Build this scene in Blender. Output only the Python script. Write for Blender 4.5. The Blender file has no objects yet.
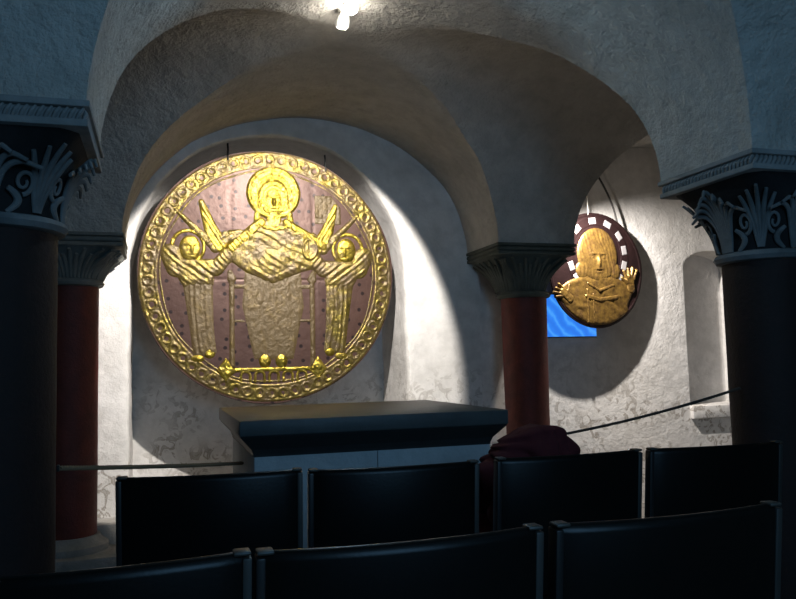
import bpy, bmesh, math, random
import numpy as np
from mathutils import Vector, Matrix, noise

random.seed(7)
PI = math.pi
SC = bpy.context.scene
COL = SC.collection

# ------------------------------------------------------------------ camera, world, light, exposure
EYE = 1.25
yaw, pitch, roll = math.radians(17.1), math.radians(4.6), math.radians(1.32)
F = Vector((math.sin(yaw) * math.cos(pitch), math.cos(yaw) * math.cos(pitch), math.sin(pitch)))
R0 = F.cross(Vector((0, 0, 1))).normalized()
U0 = R0.cross(F)
CR = math.cos(roll) * R0 - math.sin(roll) * U0
CU = math.sin(roll) * R0 + math.cos(roll) * U0
cd = bpy.data.cameras.new('camera')
cd.sensor_width = 36.0
cd.lens = 779.0 / 796.0 * 36.0
cd.clip_start = 0.02
cam = bpy.data.objects.new('camera', cd)
COL.objects.link(cam)
cam.matrix_world = Matrix(((CR.x, CU.x, -F.x, 0), (CR.y, CU.y, -F.y, 0), (CR.z, CU.z, -F.z, EYE), (0, 0, 0, 1)))
SC.camera = cam

w = bpy.data.worlds.new('world')
SC.world = w
w.use_nodes = True
w.node_tree.nodes['Background'].inputs[0].default_value = (0.25, 0.45, 0.8, 1)
w.node_tree.nodes['Background'].inputs[1].default_value = 0.05

SC.view_settings.view_transform = 'Standard'
SC.view_settings.look = 'None'
SC.view_settings.gamma = 1.0
SC.view_settings.exposure = 0.0
SC.view_settings.use_curve_mapping = False


def light(name, kind, loc, power, color, aim=None, **kw):
    l = bpy.data.lights.new(name, kind)
    l.energy = power
    l.color = color
    for k, v in kw.items():
        setattr(l, k, v)
    o = bpy.data.objects.new(name, l)
    COL.objects.link(o)
    o.location = loc
    if aim is not None:
        o.rotation_euler = (Vector(aim) - Vector(loc)).to_track_quat('-Z', 'Y').to_euler()
    return o


# cold daylight through the window opening in the wall behind the chairs
DAYLIGHT = light('daylight', 'AREA', (0.95, -1.03, 2.20), 36.0, (0.27, 0.60, 1.0), (1.05, 2.5, 1.9),
                 shape='RECTANGLE', size=1.1, size_y=1.35)
# spot lamp in the crown of the vault, on the large disc
LAMP1 = (0.92, 3.90, EYE + 1.77)
LAMP1_AIM = (0.86, 5.75, EYE + 0.47)
light('crown_spot', 'SPOT', LAMP1, 610.0, (1.0, 0.955, 0.90), LAMP1_AIM, spot_size=math.radians(63), spot_blend=0.14, shadow_soft_size=0.02)
FILL_LAMP = (0.92, 3.66, EYE + 1.77)  # added second head, a bluish fill for the sides of the near springers
FILL_LAMP_AIM = (1.07, 1.9, EYE + 0.5)
light('crown_fill_back', 'SPOT', FILL_LAMP, 21.0, (0.36, 0.70, 1.0), FILL_LAMP_AIM, spot_size=math.radians(150), spot_blend=0.35, shadow_soft_size=0.03)
light('crown_spill_fill', 'POINT', (0.92, 3.80, EYE + 1.78), 3.6, (1.0, 0.94, 0.84), shadow_soft_size=0.02)  # added point light for the bright splash on the vault round the lamp
# lamp fixed to the far side of the middle springer, on the small disc
LAMP2 = (3.155, 5.32, EYE + 1.29)
LAMP2_AIM = (4.35, 5.9, EYE - 0.40)
light('side_spot', 'SPOT', LAMP2, 340.0, (1.0, 0.95, 0.90), LAMP2_AIM, spot_size=math.radians(122), spot_blend=1.0, shadow_soft_size=0.015)


# ------------------------------------------------------------------ materials
def mat(name):
    m = bpy.data.materials.new(name)
    m.use_nodes = True
    nt = m.node_tree
    return m, nt, nt.nodes['Principled BSDF']


def N(nt, kind, **kw):
    n = nt.nodes.new(kind)
    for k, v in kw.items():
        if hasattr(n, k):
            setattr(n, k, v)
        else:
            n.inputs[k].default_value = v
    return n


def L(nt, a, b):
    nt.links.new(a, b)


def ramp(nt, src, stops):
    r = nt.nodes.new('ShaderNodeValToRGB')
    e = r.color_ramp.elements
    while len(e) < len(stops):
        e.new(0.5)
    for i, (p, c) in enumerate(stops):
        e[i].position = p
        e[i].color = (c[0], c[1], c[2], 1)
    L(nt, src, r.inputs[0])
    return r.outputs[0]


def coords(nt, obj=True):
    return N(nt, 'ShaderNodeTexCoord').outputs['Object' if obj else 'Generated']


def nz(nt, vec, scale, detail=6.0, rough=0.55, dist=0.0):
    n = N(nt, 'ShaderNodeTexNoise')
    n.inputs['Scale'].default_value = scale
    n.inputs['Detail'].default_value = detail
    n.inputs['Roughness'].default_value = rough
    n.inputs['Distortion'].default_value = dist
    L(nt, vec, n.inputs['Vector'])
    return n.outputs['Fac']


def mix(nt, fac, a, b, mode='MIX'):
    n = N(nt, 'ShaderNodeMix', data_type='RGBA', blend_type=mode)
    for s, v in ((0, fac), (6, a), (7, b)):
        if hasattr(v, 'is_linked'):
            L(nt, v, n.inputs[s])
        elif s == 0:
            n.inputs[0].default_value = v
        else:
            n.inputs[s].default_value = (v[0], v[1], v[2], 1)
    return n.outputs[2]


def math_n(nt, op, a, b=None, c=None):
    n = N(nt, 'ShaderNodeMath', operation=op)
    for i, v in enumerate((a, b, c)):
        if v is None:
            continue
        if hasattr(v, 'is_linked'):
            L(nt, v, n.inputs[i])
        else:
            n.inputs[i].default_value = v
    return n.outputs[0]


def bump(nt, b, h, strength=0.3, dist=0.01):
    n = N(nt, 'ShaderNodeBump')
    n.inputs['Strength'].default_value = strength
    n.inputs['Distance'].default_value = dist
    L(nt, h, n.inputs['Height'])
    L(nt, n.outputs[0], b.inputs['Normal'])


def plaster(name, base, dark, bump_d=0.02, stains=False, scale=1.0):
    m, nt, b = mat(name)
    v = coords(nt)
    n1 = nz(nt, v, 1.6 * scale, 8, 0.6, 0.4)
    n2 = nz(nt, v, 9 * scale, 8, 0.65)
    c = mix(nt, ramp(nt, n1, [(0.35, (0, 0, 0)), (0.65, (1, 1, 1))]), dark, base)
    c = mix(nt, ramp(nt, n2, [(0.35, (0.35,) * 3), (0.6, (0, 0, 0))]), c, [x * 0.6 for x in dark])
    if stains:
        sp = N(nt, 'ShaderNodeSeparateXYZ')
        L(nt, v, sp.inputs[0])
        zone = N(nt, 'ShaderNodeMapRange')
        zone.inputs['From Min'].default_value = 1.35
        zone.inputs['From Max'].default_value = 0.75
        L(nt, sp.outputs['Z'], zone.inputs['Value'])
        bl = ramp(nt, nz(nt, v, 11.0, 4, 0.55, 1.2), [(0.52, (0, 0, 0)), (0.57, (1, 1, 1)), (0.66, (0.5,) * 3), (0.7, (0.9,) * 3)])
        big = ramp(nt, nz(nt, v, 2.2, 3, 0.5), [(0.42, (0, 0, 0)), (0.55, (1, 1, 1))])
        f = math_n(nt, 'MULTIPLY', math_n(nt, 'MULTIPLY', bl, zone.outputs[0]), big)
        c = mix(nt, math_n(nt, 'MULTIPLY', f, 0.75), c, (0.20, 0.165, 0.125))
    L(nt, c, b.inputs['Base Color'])
    b.inputs['Roughness'].default_value = 0.92
    b.inputs['Specular IOR Level'].default_value = 0.15
    h = math_n(nt, 'ADD', math_n(nt, 'MULTIPLY', nz(nt, v, 5 * scale, 10, 0.66, 0.0), 1.3), math_n(nt, 'MULTIPLY', nz(nt, v, 38 * scale, 5, 0.6), 0.28))
    bump(nt, b, h, 0.9, bump_d)
    return m


M = {}
M['vault'] = plaster('vault_plaster', (0.58, 0.55, 0.50), (0.46, 0.435, 0.39), 0.075)
M['wall'] = plaster('wall_plaster', (0.74, 0.71, 0.68), (0.62, 0.59, 0.55), 0.014, True)
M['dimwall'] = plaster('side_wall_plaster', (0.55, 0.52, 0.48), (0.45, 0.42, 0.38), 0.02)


def stone(name, c1, c2, rough=0.8, bd=0.01, sc=1.0, spec=0.3):
    m, nt, b = mat(name)
    v = coords(nt)
    f = ramp(nt, nz(nt, v, 6 * sc, 8, 0.65, 0.5), [(0.35, (0, 0, 0)), (0.65, (1, 1, 1))])
    L(nt, mix(nt, f, c1, c2), b.inputs['Base Color'])
    b.inputs['Roughness'].default_value = rough
    b.inputs['Specular IOR Level'].default_value = spec
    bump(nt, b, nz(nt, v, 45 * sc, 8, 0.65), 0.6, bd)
    return m


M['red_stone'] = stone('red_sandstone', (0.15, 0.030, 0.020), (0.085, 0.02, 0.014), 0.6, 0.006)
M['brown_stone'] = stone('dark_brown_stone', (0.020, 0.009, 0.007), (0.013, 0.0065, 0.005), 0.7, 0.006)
M['grey_stone'] = stone('grey_stone', (0.19, 0.19, 0.17), (0.12, 0.125, 0.11), 0.85, 0.008)
M['green_stone'] = stone('green_grey_stone', (0.10, 0.105, 0.085), (0.06, 0.065, 0.05), 0.85, 0.012)
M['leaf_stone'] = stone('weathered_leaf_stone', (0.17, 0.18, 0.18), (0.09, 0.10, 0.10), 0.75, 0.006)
M['bell_shade_stone'] = stone('shade_dark_bell_stone', (0.018, 0.018, 0.018), (0.008, 0.008, 0.008), 0.9, 0.006)  # undercut shade behind the leaves put into the bell colour
M['abacus_stone'] = stone('pale_abacus_stone', (0.26, 0.26, 0.25), (0.17, 0.175, 0.17), 0.85, 0.006)
M['altar_top'] = stone('dark_altar_slab', (0.068, 0.078, 0.078), (0.05, 0.057, 0.058), 0.5, 0.003, 1.0, 0.4)
M['altar_moulding'] = stone('shade_black_altar_moulding', (0.022, 0.024, 0.024), (0.015, 0.017, 0.017), 0.6, 0.003)  # shade under the slab worked into the moulding's colour
M['altar_block'] = stone('altar_block', (0.42, 0.45, 0.46), (0.34, 0.37, 0.38), 0.75, 0.006)
M['pale_plinth'] = stone('plinth_stone', (0.34, 0.32, 0.29), (0.22, 0.21, 0.19), 0.85, 0.008)


def floor_mat():
    m, nt, b = mat('stone_floor')
    v = coords(nt)
    br = N(nt, 'ShaderNodeTexBrick')
    br.inputs['Scale'].default_value = 1.0
    br.inputs['Brick Width'].default_value = 0.7
    br.inputs['Row Height'].default_value = 0.45
    br.inputs['Mortar Size'].default_value = 0.008
    br.inputs['Color1'].default_value = (0.20, 0.185, 0.165, 1)
    br.inputs['Color2'].default_value = (0.15, 0.14, 0.125, 1)
    br.inputs['Mortar'].default_value = (0.05, 0.047, 0.043, 1)
    L(nt, v, br.inputs['Vector'])
    L(nt, mix(nt, ramp(nt, nz(nt, v, 5, 8, 0.6), [(0.3, (0.5,) * 3), (0.7, (0, 0, 0))]), br.outputs['Color'], (0.09, 0.085, 0.075)), b.inputs['Base Color'])
    b.inputs['Roughness'].default_value = 0.6
    bump(nt, b, nz(nt, v, 30, 8, 0.6), 0.4, 0.006)
    return m


M['floor'] = floor_mat()


def plain(name, c, rough=0.5, metal=0.0, spec=0.5, bscale=None, bd=0.001, emit=None):
    m, nt, b = mat(name)
    v = coords(nt)
    f = nz(nt, v, 25, 4)
    L(nt, mix(nt, f, c, [x * 0.8 for x in c]), b.inputs['Base Color'])
    b.inputs['Roughness'].default_value = rough
    b.inputs['Metallic'].default_value = metal
    b.inputs['Specular IOR Level'].default_value = spec
    if bscale:
        bump(nt, b, nz(nt, v, bscale, 5, 0.6), 0.5, bd)
    if emit:
        b.inputs['Emission Color'].default_value = (*emit[0], 1)
        b.inputs['Emission Strength'].default_value = emit[1]
    return m


M['leather'] = plain('black_leather', (0.004, 0.004, 0.0036), 0.30, 0, 0.12, 120, 0.0005)
M['steel'] = plain('dull_steel', (0.030, 0.030, 0.027), 0.5, 0.3, 0.5)
M['black_metal'] = plain('black_metal', (0.012, 0.012, 0.012), 0.4, 0.3, 0.5)
M['cap'] = plain('grey_end_cap', (0.032, 0.030, 0.025), 0.5, 0, 0.3)
M['iron'] = plain('dark_iron', (0.03, 0.028, 0.026), 0.6, 0.6, 0.5)
M['wire'] = plain('pale_wire', (0.55, 0.53, 0.48), 0.5, 0.4, 0.5)
M['cable'] = plain('dark_cable', (0.04, 0.036, 0.033), 0.6, 0, 0.4)
M['hemp'] = plain('hemp_rope', (0.21, 0.145, 0.085), 0.9, 0, 0.2, 90, 0.002)
M['dark_cord'] = plain('dark_cord', (0.05, 0.042, 0.034), 0.85, 0, 0.2, 90, 0.002)
M['wine'] = plain('wine_red_cloth', (0.070, 0.014, 0.016), 0.95, 0, 0.15, 60, 0.004)
M['lens'] = plain('lamp_lens', (1, 0.95, 0.85), 0.3, 0, 0.5, emit=((1.0, 0.93, 0.82), 60.0))
M['white_paint'] = plain('white_lamp_paint', (0.7, 0.69, 0.66), 0.4, 0, 0.5)


def blue_panel():
    m, nt, b = mat('glowing_blue_panel')
    v = coords(nt)
    wv = N(nt, 'ShaderNodeTexWave', wave_type='BANDS', bands_direction='DIAGONAL')
    wv.inputs['Scale'].default_value = 5.0
    wv.inputs['Distortion'].default_value = 6.0
    wv.inputs['Detail'].default_value = 3.0
    L(nt, v, wv.inputs['Vector'])
    c = ramp(nt, wv.outputs['Fac'], [(0.0, (0.03, 0.20, 0.84)), (0.7, (0.035, 0.25, 0.93)), (1.0, (0.07, 0.36, 1.0))])
    L(nt, c, b.inputs['Emission Color'])
    b.inputs['Emission Strength'].default_value = 1.0
    b.inputs['Base Color'].default_value = (0.02, 0.05, 0.1, 1)
    b.inputs['Roughness'].default_value = 0.2
    return m


M['blue'] = blue_panel()


def gold_mat(name, c1, c2, worn, worn_amt, rough=0.30, metal=0.9, bd=0.007):
    """gilding rubbed through to the sheet below in patches"""
    m, nt, b = mat(name)
    v = coords(nt)
    g = mix(nt, ramp(nt, nz(nt, v, 26, 8, 0.7), [(0.40, (0, 0, 0)), (0.60, (1, 1, 1))]), c1, c2)
    lo = 0.75 - 0.5 * worn_amt
    f = ramp(nt, nz(nt, v, 9, 8, 0.7, 0.6), [(max(0.0, lo - 0.1), (0, 0, 0)), (min(1.0, lo + 0.14), (1, 1, 1))])
    L(nt, mix(nt, f, g, worn), b.inputs['Base Color'])
    L(nt, math_n(nt, 'SUBTRACT', metal, math_n(nt, 'MULTIPLY', f, metal * 0.6)), b.inputs['Metallic'])
    b.inputs['Roughness'].default_value = rough
    h = math_n(nt, 'ADD', nz(nt, v, 28, 6, 0.6, 0.5), math_n(nt, 'MULTIPLY', nz(nt, v, 85, 4, 0.6), 0.5))
    bump(nt, b, h, 0.8, bd)
    return m


COPPER = (0.085, 0.056, 0.021)
M['gold'] = gold_mat('bright_gilding', (0.46, 0.335, 0.045), (0.22, 0.155, 0.02), COPPER, 0.34)
M['gold_border'] = gold_mat('border_gilding', (0.27, 0.20, 0.04), (0.12, 0.085, 0.018), COPPER, 0.58)
M['gold_worn'] = gold_mat('rubbed_gilding', (0.29, 0.215, 0.042), (0.13, 0.095, 0.022), COPPER, 0.62)
M['gold_faded'] = gold_mat('faded_gilding', (0.15, 0.105, 0.034), (0.095, 0.06, 0.028), COPPER, 0.80, 0.45, 0.6)


def plate_mat(name, c1, c2, dots):
    m, nt, b = mat(name)
    v = coords(nt)
    c = mix(nt, ramp(nt, nz(nt, v, 4, 8, 0.6), [(0.3, (0, 0, 0)), (0.7, (1, 1, 1))]), c1, c2)
    h = nz(nt, v, 22, 6, 0.55)
    if dots:
        vo = N(nt, 'ShaderNodeTexVoronoi', voronoi_dimensions='2D')
        vo.inputs['Scale'].default_value = 10.5
        vo.inputs['Randomness'].default_value = 0.6
        sx_ = N(nt, 'ShaderNodeSeparateXYZ')
        L(nt, v, sx_.inputs[0])
        cb = N(nt, 'ShaderNodeCombineXYZ')
        L(nt, sx_.outputs['X'], cb.inputs[0])
        L(nt, sx_.outputs['Z'], cb.inputs[1])
        L(nt, cb.outputs[0], vo.inputs['Vector'])
        d = ramp(nt, vo.outputs['Distance'], [(0.12, (1, 1, 1)), (0.17, (0, 0, 0))])
        c = mix(nt, d, c, (0.016, 0.008, 0.007))
    L(nt, c, b.inputs['Base Color'])
    b.inputs['Roughness'].default_value = 0.42
    b.inputs['Metallic'].default_value = 0.35
    b.inputs['Specular IOR Level'].default_value = 0.3
    bump(nt, b, h, 0.5, 0.006)
    return m


M['copper'] = plate_mat('rosy_copper_sheet', (0.080, 0.042, 0.031), (0.054, 0.027, 0.020), True)
M['maroon'] = plate_mat('maroon_sheet', (0.022, 0.010, 0.010), (0.014, 0.007, 0.007), False)
M['old_gold'] = gold_mat('old_gold', (0.20, 0.115, 0.025), (0.11, 0.06, 0.016), (0.05, 0.024, 0.013), 0.25, 0.45, 0.6, 0.003)
M['silver'] = plain('pale_silver_inlay', (0.32, 0.30, 0.30), 0.4, 0.3, 0.5, 40, 0.002)


# ------------------------------------------------------------------ helpers
def link_mesh(name, verts, faces, m, parent=None, smooth=True, angle=None):
    me = bpy.data.meshes.new(name)
    me.from_pydata([tuple(map(float, v)) for v in verts], [], [tuple(map(int, f)) for f in faces])
    me.update()
    return fin(name, me, m, parent, smooth, angle)


def fin(name, me, m, parent=None, smooth=True, angle=None):
    me.materials.append(m)
    if smooth:
        me.polygons.foreach_set('use_smooth', [True] * len(me.polygons))
        if angle:
            me.set_sharp_from_angle(angle=math.radians(angle))
    o = bpy.data.objects.new(name, me)
    COL.objects.link(o)
    if parent:
        o.parent = parent
    return o


def obj(name, bm, m, parent=None, smooth=True, angle=35):
    bmesh.ops.recalc_face_normals(bm, faces=bm.faces)
    me = bpy.data.meshes.new(name)
    bm.to_mesh(me)
    bm.free()
    return fin(name, me, m, parent, smooth, angle)


def struct(o):
    o['kind'] = 'structure'
    return o


def tag(o, label, cat, group=None):
    o['label'] = label
    o['category'] = cat
    if group:
        o['group'] = group
    return o


def thing(name, label, cat, loc=(0, 0, 0), rotz=0.0, group=None):
    o = bpy.data.objects.new(name, None)
    o.empty_display_size = 0.1
    COL.objects.link(o)
    o.location = loc
    o.rotation_euler = (0, 0, rotz)
    return tag(o, label, cat, group)


def box(bm, c, s, bev=0.0, seg=2, rot=None):
    r = bmesh.ops.create_cube(bm, size=1.0)
    vs = r['verts']
    bmesh.ops.scale(bm, vec=s, verts=vs)
    if bev:
        es = list({e for v in vs for e in v.link_edges})
        g = bmesh.ops.bevel(bm, geom=es, offset=bev, segments=seg, affect='EDGES', profile=0.5)
        vs = list({v for v in g['verts']} | {v for f in g['faces'] for v in f.verts} | {v for v in vs if v.is_valid})
    if rot is not None:
        bmesh.ops.rotate(bm, cent=(0, 0, 0), matrix=rot, verts=vs)
    bmesh.ops.translate(bm, vec=c, verts=vs)
    return vs


def tube(bm, pts, rad, n=8, cap=True, flat=1.0, up=None):
    """tube along pts; rad a number or one per point; flat squeezes it along 'up'"""
    pts = [Vector(p) for p in pts]
    if not hasattr(rad, '__len__'):
        rad = [rad] * len(pts)
    rings = []
    prev = None
    for i, p in enumerate(pts):
        t = (pts[min(i + 1, len(pts) - 1)] - pts[max(i - 1, 0)]).normalized()
        if up is not None:
            u = up[i] if isinstance(up, list) else up
            s = t.cross(Vector(u)).normalized()
        elif prev is None:
            a = Vector((0, 0, 1)) if abs(t.z) < 0.9 else Vector((1, 0, 0))
            s = t.cross(a).normalized()
        else:
            s = (prev - t * prev.dot(t)).normalized()
        prev = s
        q = s.cross(t).normalized()
        rings.append([bm.verts.new(p + (s * math.cos(2 * PI * k / n) + q * flat * math.sin(2 * PI * k / n)) * rad[i]) for k in range(n)])
    for a, b in zip(rings, rings[1:]):
        for k in range(n):
            bm.faces.new((a[k], a[(k + 1) % n], b[(k + 1) % n], b[k]))
    if cap:
        bm.faces.new(rings[0])
        bm.faces.new(list(reversed(rings[-1])))


def lathe(bm, prof, n=48, c=(0, 0, 0)):
    rings = []
    for r, z in prof:
        rings.append([bm.verts.new((c[0] + r * math.cos(2 * PI * k / n), c[1] + r * math.sin(2 * PI * k / n), c[2] + z)) for k in range(n)])
    for a, b in zip(rings, rings[1:]):
        for k in range(n):
            bm.faces.new((a[k], a[(k + 1) % n], b[(k + 1) % n], b[k]))
    bm.faces.new(list(reversed(rings[0])))
    bm.faces.new(rings[-1])


def N3(p, s=1.0, o=0.0):
    return noise.noise(Vector((p[0] * s + o, p[1] * s + o * 0.7, p[2] * s - o * 0.3)))


# ------------------------------------------------------------------ the vault
SPR = EYE + 0.85            # springing height
RISE = 1.02
XL, XR, AW = -0.212, 2.348, 0.644          # aisle faces of the two column lines, abacus width
YN, YF = 2.595, 5.140
PX, PY = XR - XL + AW, YF - YN             # bay periods
CLX, CLY = (XR - XL) / 2 + 0.012, (PY - AW) / 2 + 0.012
CX0, CY0 = (XL + XR) / 2, (YN + AW + YF) / 2


def axis_samples(c0, half, period, lo, hi, n=40):
    """coordinates with sine spacing inside each clear span, plus the strips over the columns"""
    out = []
    k0 = math.floor((lo - c0) / period) - 1
    k1 = math.ceil((hi - c0) / period) + 1
    for k in range(k0, k1 + 1):
        c = c0 + k * period
        for i in range(n + 1):
            t = -PI / 2 + PI * i / n
            out.append((c + half * math.sin(t), math.cos(t)))
        g0, g1 = c + half, c + period - half
        for i in range(1, 8):
            out.append((g0 + (g1 - g0) * i / 8, 0.0))
    res = []
    for x, h in out:
        if lo <= x <= hi:
            res.append((x, h))
    return res


def build_vault():
    ys = axis_samples(CY0, CLY, PY, -1.05, 6.12)
    xs = axis_samples(CX0, CLX, PX, -4.05, 5.60)
    verts, faces, hid = [], [], []
    for j, (y, hy) in enumerate(ys):
        for i, (x, hx) in enumerate(xs):
            z = SPR + RISE * max(hx, hy)
            p = Vector((x, y, z))
            d = 0.010 * N3(p, 2.3) + 0.006 * N3(p, 7.0, 3.1)
            amp = min(1.0, (z - SPR) / 0.15)
            nrm = Vector((x - CX0, 0, z - SPR)).normalized()
            dx = 0.012 * N3(p, 3.1, 9.0) * amp
            dy = 0.012 * N3(p, 3.1, 17.0) * amp
            verts.append((x + dx, y + dy, z + d * amp))
    nx = len(xs)
    for j in range(len(ys) - 1):
        for i in range(nx - 1):
            a, b, c, d = j * nx + i, j * nx + i + 1, (j + 1) * nx + i + 1, (j + 1) * nx + i
            # let the diagonal follow the groin
            xm = (xs[i][0] + xs[i + 1][0]) / 2
            ym = (ys[j][0] + ys[j + 1][0]) / 2
            bx = (xm - CX0) - round((xm - CX0) / PX) * PX
            by = (ym - CY0) - round((ym - CY0) / PY) * PY
            if bx * by > 0:
                faces += [(a, c, b), (a, d, c)]
            else:
                faces += [(a, d, b), (b, d, c)]
    o = link_mesh('ceiling', verts, faces, M['vault'], None, True, 32)
    return struct(o)


build_vault()

# ------------------------------------------------------------------ floor and walls
bm = bmesh.new()
bmesh.ops.create_grid(bm, x_segments=60, y_segments=50, size=1.0)
for v in bm.verts:
    v.co = Vector((0.775 + v.co.x * 4.85, 2.7 + v.co.y * 4.0, 0))
    v.co.z = 0.0
struct(obj('floor', bm, M['floor']))

WY = 5.75                   # face of the wall round the recess
NL, NR, NSP = -0.197, 1.834, EYE + 0.70
NCX, NRAD = (NL + NR) / 2, (NR - NL) / 2
NDEP = 0.70
WTOP = SPR + RISE + 0.25
STEPX = 2.45


def recess_wall():
    """left part of the back wall with the arched recess, its arris worn round"""
    path = []
    nside, narc = 40, 72
    for i in range(nside):
        path.append((NL, NSP * i / nside, -1.0, 0.0))
    for i in range(narc + 1):
        a = PI - PI * i / narc
        path.append((NCX + NRAD * math.cos(a), NSP + NRAD * 1.0 * math.sin(a), math.cos(a), math.sin(a)))
    for i in range(nside):
        path.append((NR, NSP * (1 - (i + 1) / nside), 1.0, 0.0))
    prof = [(0.07, 0.0), (0.035, 0.003), (0.016, 0.010), (0.005, 0.024), (0.0, 0.045), (0.0, 0.10), (0.0, 0.2), (0.0, 0.32), (0.0, 0.45), (0.0, NDEP)]
    verts, faces = [], []
    n = len(path)
    for (off, dep) in prof:
        for (x, z, nx_, nz_) in path:
            wob = 0.012 * N3((x, 0, z), 2.1, 4.0) + 0.005 * N3((x, 0, z), 9.0, 2.0)
            k = off - wob
            dd = dep + 0.006 * N3((x, dep * 3, z), 4.0, 8.0) * (1 if dep else 0)
            verts.append((x + nx_ * k, WY + dd, z + nz_ * k))
    for r in range(len(prof) - 1):
        for i in range(n - 1):
            a, b = r * n + i, r * n + i + 1
            faces.append((a, b, b + n, a + n))
    # back of the recess: fan of strips towards the axis
    base = (len(prof) - 1) * n
    mid = len(verts)
    for (x, z, nx_, nz_) in path:
        verts.append((NCX, WY + NDEP + 0.0, min(z, NSP)))
    for i in range(n - 1):
        faces.append((base + i, base + i + 1, mid + i + 1, mid + i))
    # the face of the wall from the arris out to its left end, top and right end
    x0, x1 = -4.05, STEPX
    outer = len(verts)
    for (x, z, nx_, nz_) in path:
        if nz_ == 0.0 and nx_ < 0:
            verts.append((x0, WY, z))
        elif nz_ == 0.0 and nx_ > 0:
            verts.append((x1, WY, z))
        else:
            ang = math.atan2(nz_, nx_)
            # towards a rectangle
            tx = (x1 - NCX) if nx_ > 0 else (NCX - x0)
            tz = WTOP - NSP
            s = min(tx / max(1e-6, abs(nx_)), tz / max(1e-6, abs(nz_)))
            verts.append((NCX + nx_ * s, WY, NSP + nz_ * s))
    for i in range(n - 1):
        faces.append((outer + i, outer + i + 1, i + 1, i))
    # fill the corners the rays skip
    nv = len(verts)
    verts += [(x0, WY, WTOP), (x1, WY, WTOP), (x1, WY, 0), (x1, 6.07, 0), (x1, 6.07, WTOP)]
    left = [i for i in range(n) if abs(verts[outer + i][0] - x0) < 1e-6]
    right = [i for i in range(n) if abs(verts[outer + i][0] - x1) < 1e-6]
    top = [i for i in range(n) if i not in left and i not in right]
    faces.append((outer + left[-1], nv, outer + top[0]))
    faces.append((outer + top[-1], nv + 1, outer + right[0]))
    faces.append((nv + 2, nv + 3, nv + 4, nv + 1))
    return link_mesh('wall_back', verts, faces, M['wall'], None, True, 30)


struct(recess_wall())

WR = 5.90                    # face of the wall of the right bay
QL, QR, QB, QT = 4.51, 5.10, EYE - 0.44, EYE + 0.945


def right_wall():
    """right part of the back wall with the small shallow window recess"""
    path = []
    xm, hw = (QL + QR) / 2, (QR - QL) / 2
    path += [(QL, QB), (QL, QT - 0.16)]
    for i in range(1, 16):
        a = PI - PI * i / 16
        path.append((xm + hw * math.cos(a), QT - 0.16 + 0.16 * math.sin(a)))
    path += [(QR, QT - 0.16), (QR, QB)]
    verts, faces = [], []
    n = len(path)
    cx, cz = xm, (QB + QT) / 2

    def ring(off, dep, shrink):
        for x, z in path:
            dx, dz = x - cx, z - cz
            verts.append((cx + dx * (1 + off / hw) - (shrink * (1 if dx > 0 else 0)), WR + dep, cz + dz * (1 + off / 0.7)))
    ring(0.02, 0.0, 0)
    ring(0.004, 0.006, 0)
    ring(0.0, 0.03, 0)
    ring(-0.004, 0.25, 0.0)
    for r in range(3):
        for i in range(n):
            a, b = r * n + i, r * n + (i + 1) % n
            faces.append((a, b, b + n, a + n))
    faces.append(tuple(range(3 * n, 4 * n)))
    # wall face
    x0, x1 = STEPX - 0.03, 5.62
    o0 = len(verts)
    for x, z in path:
        if x <= QL + 1e-6:
            verts.append((x0, WR, z))
        elif x >= QR - 1e-6:
            verts.append((x1, WR, z))
        else:
            verts.append((x0 + (x - QL) / (QR - QL) * (x1 - x0), WR, WTOP))
    for i in range(n - 1):
        faces.append((o0 + i, o0 + i + 1, i + 1, i))
    k = len(verts)
    verts += [(x0, WR, 0), (x1, WR, 0), (x0, WR, WTOP), (x1, WR, WTOP)]
    faces.append((0, n - 1, o0 + n - 1, k + 1, k, o0))
    faces.append((o0 + 1, k + 2, o0 + 2))
    faces.append((o0 + n - 3, k + 3, o0 + n - 2))
    return link_mesh('wall_right_bay', verts, faces, M['wall'], None, True, 30)


struct(right_wall())
# sill under the small recess
bm = bmesh.new()
box(bm, ((QL + 5.1) / 2, WR + 0.02, QB - 0.062), (5.1 - QL + 0.02, 0.13, 0.115), 0.012)
o = obj('trim_1', bm, M['wall'])
struct(o)


def quadwall(name, pts, m):
    bm = bmesh.new()
    bm.faces.new([bm.verts.new(p) for p in pts])
    return struct(obj(name, bm, m, None, False))


quadwall('wall_left', [(-4.05, -1.05, 0), (-4.05, 6.10, 0), (-4.05, 6.10, WTOP), (-4.05, -1.05, WTOP)], M['dimwall'])
quadwall('wall_right', [(5.60, -1.05, 0), (5.60, -1.05, WTOP), (5.60, 6.10, WTOP), (5.60, 6.10, 0)], M['dimwall'])
# wall behind the chairs with the window opening the daylight comes through
bm = bmesh.new()
wx0, wx1, wz0, wz1 = 0.35, 1.55, 1.48, 2.92
for x0, x1, z0, z1 in ((-4.05, wx0, 0, WTOP), (wx1, 5.6, 0, WTOP), (wx0, wx1, 0, wz0), (wx0, wx1, wz1, WTOP)):
    bm.faces.new([bm.verts.new(p) for p in ((x0, -1.05, z0), (x1, -1.05, z0), (x1, -1.05, z1), (x0, -1.05, z1))])
struct(obj('wall_front', bm, M['dimwall'], None, False))
# low masonry bench at the foot of the back wall
bm = bmesh.new()
box(bm, ((-4.0 + NL - 0.02) / 2, WY - 0.10, 0.12), (4.0 + NL - 0.06, 0.26, 0.24), 0.02)
struct(obj('trim_2', bm, M['pale_plinth']))


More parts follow.
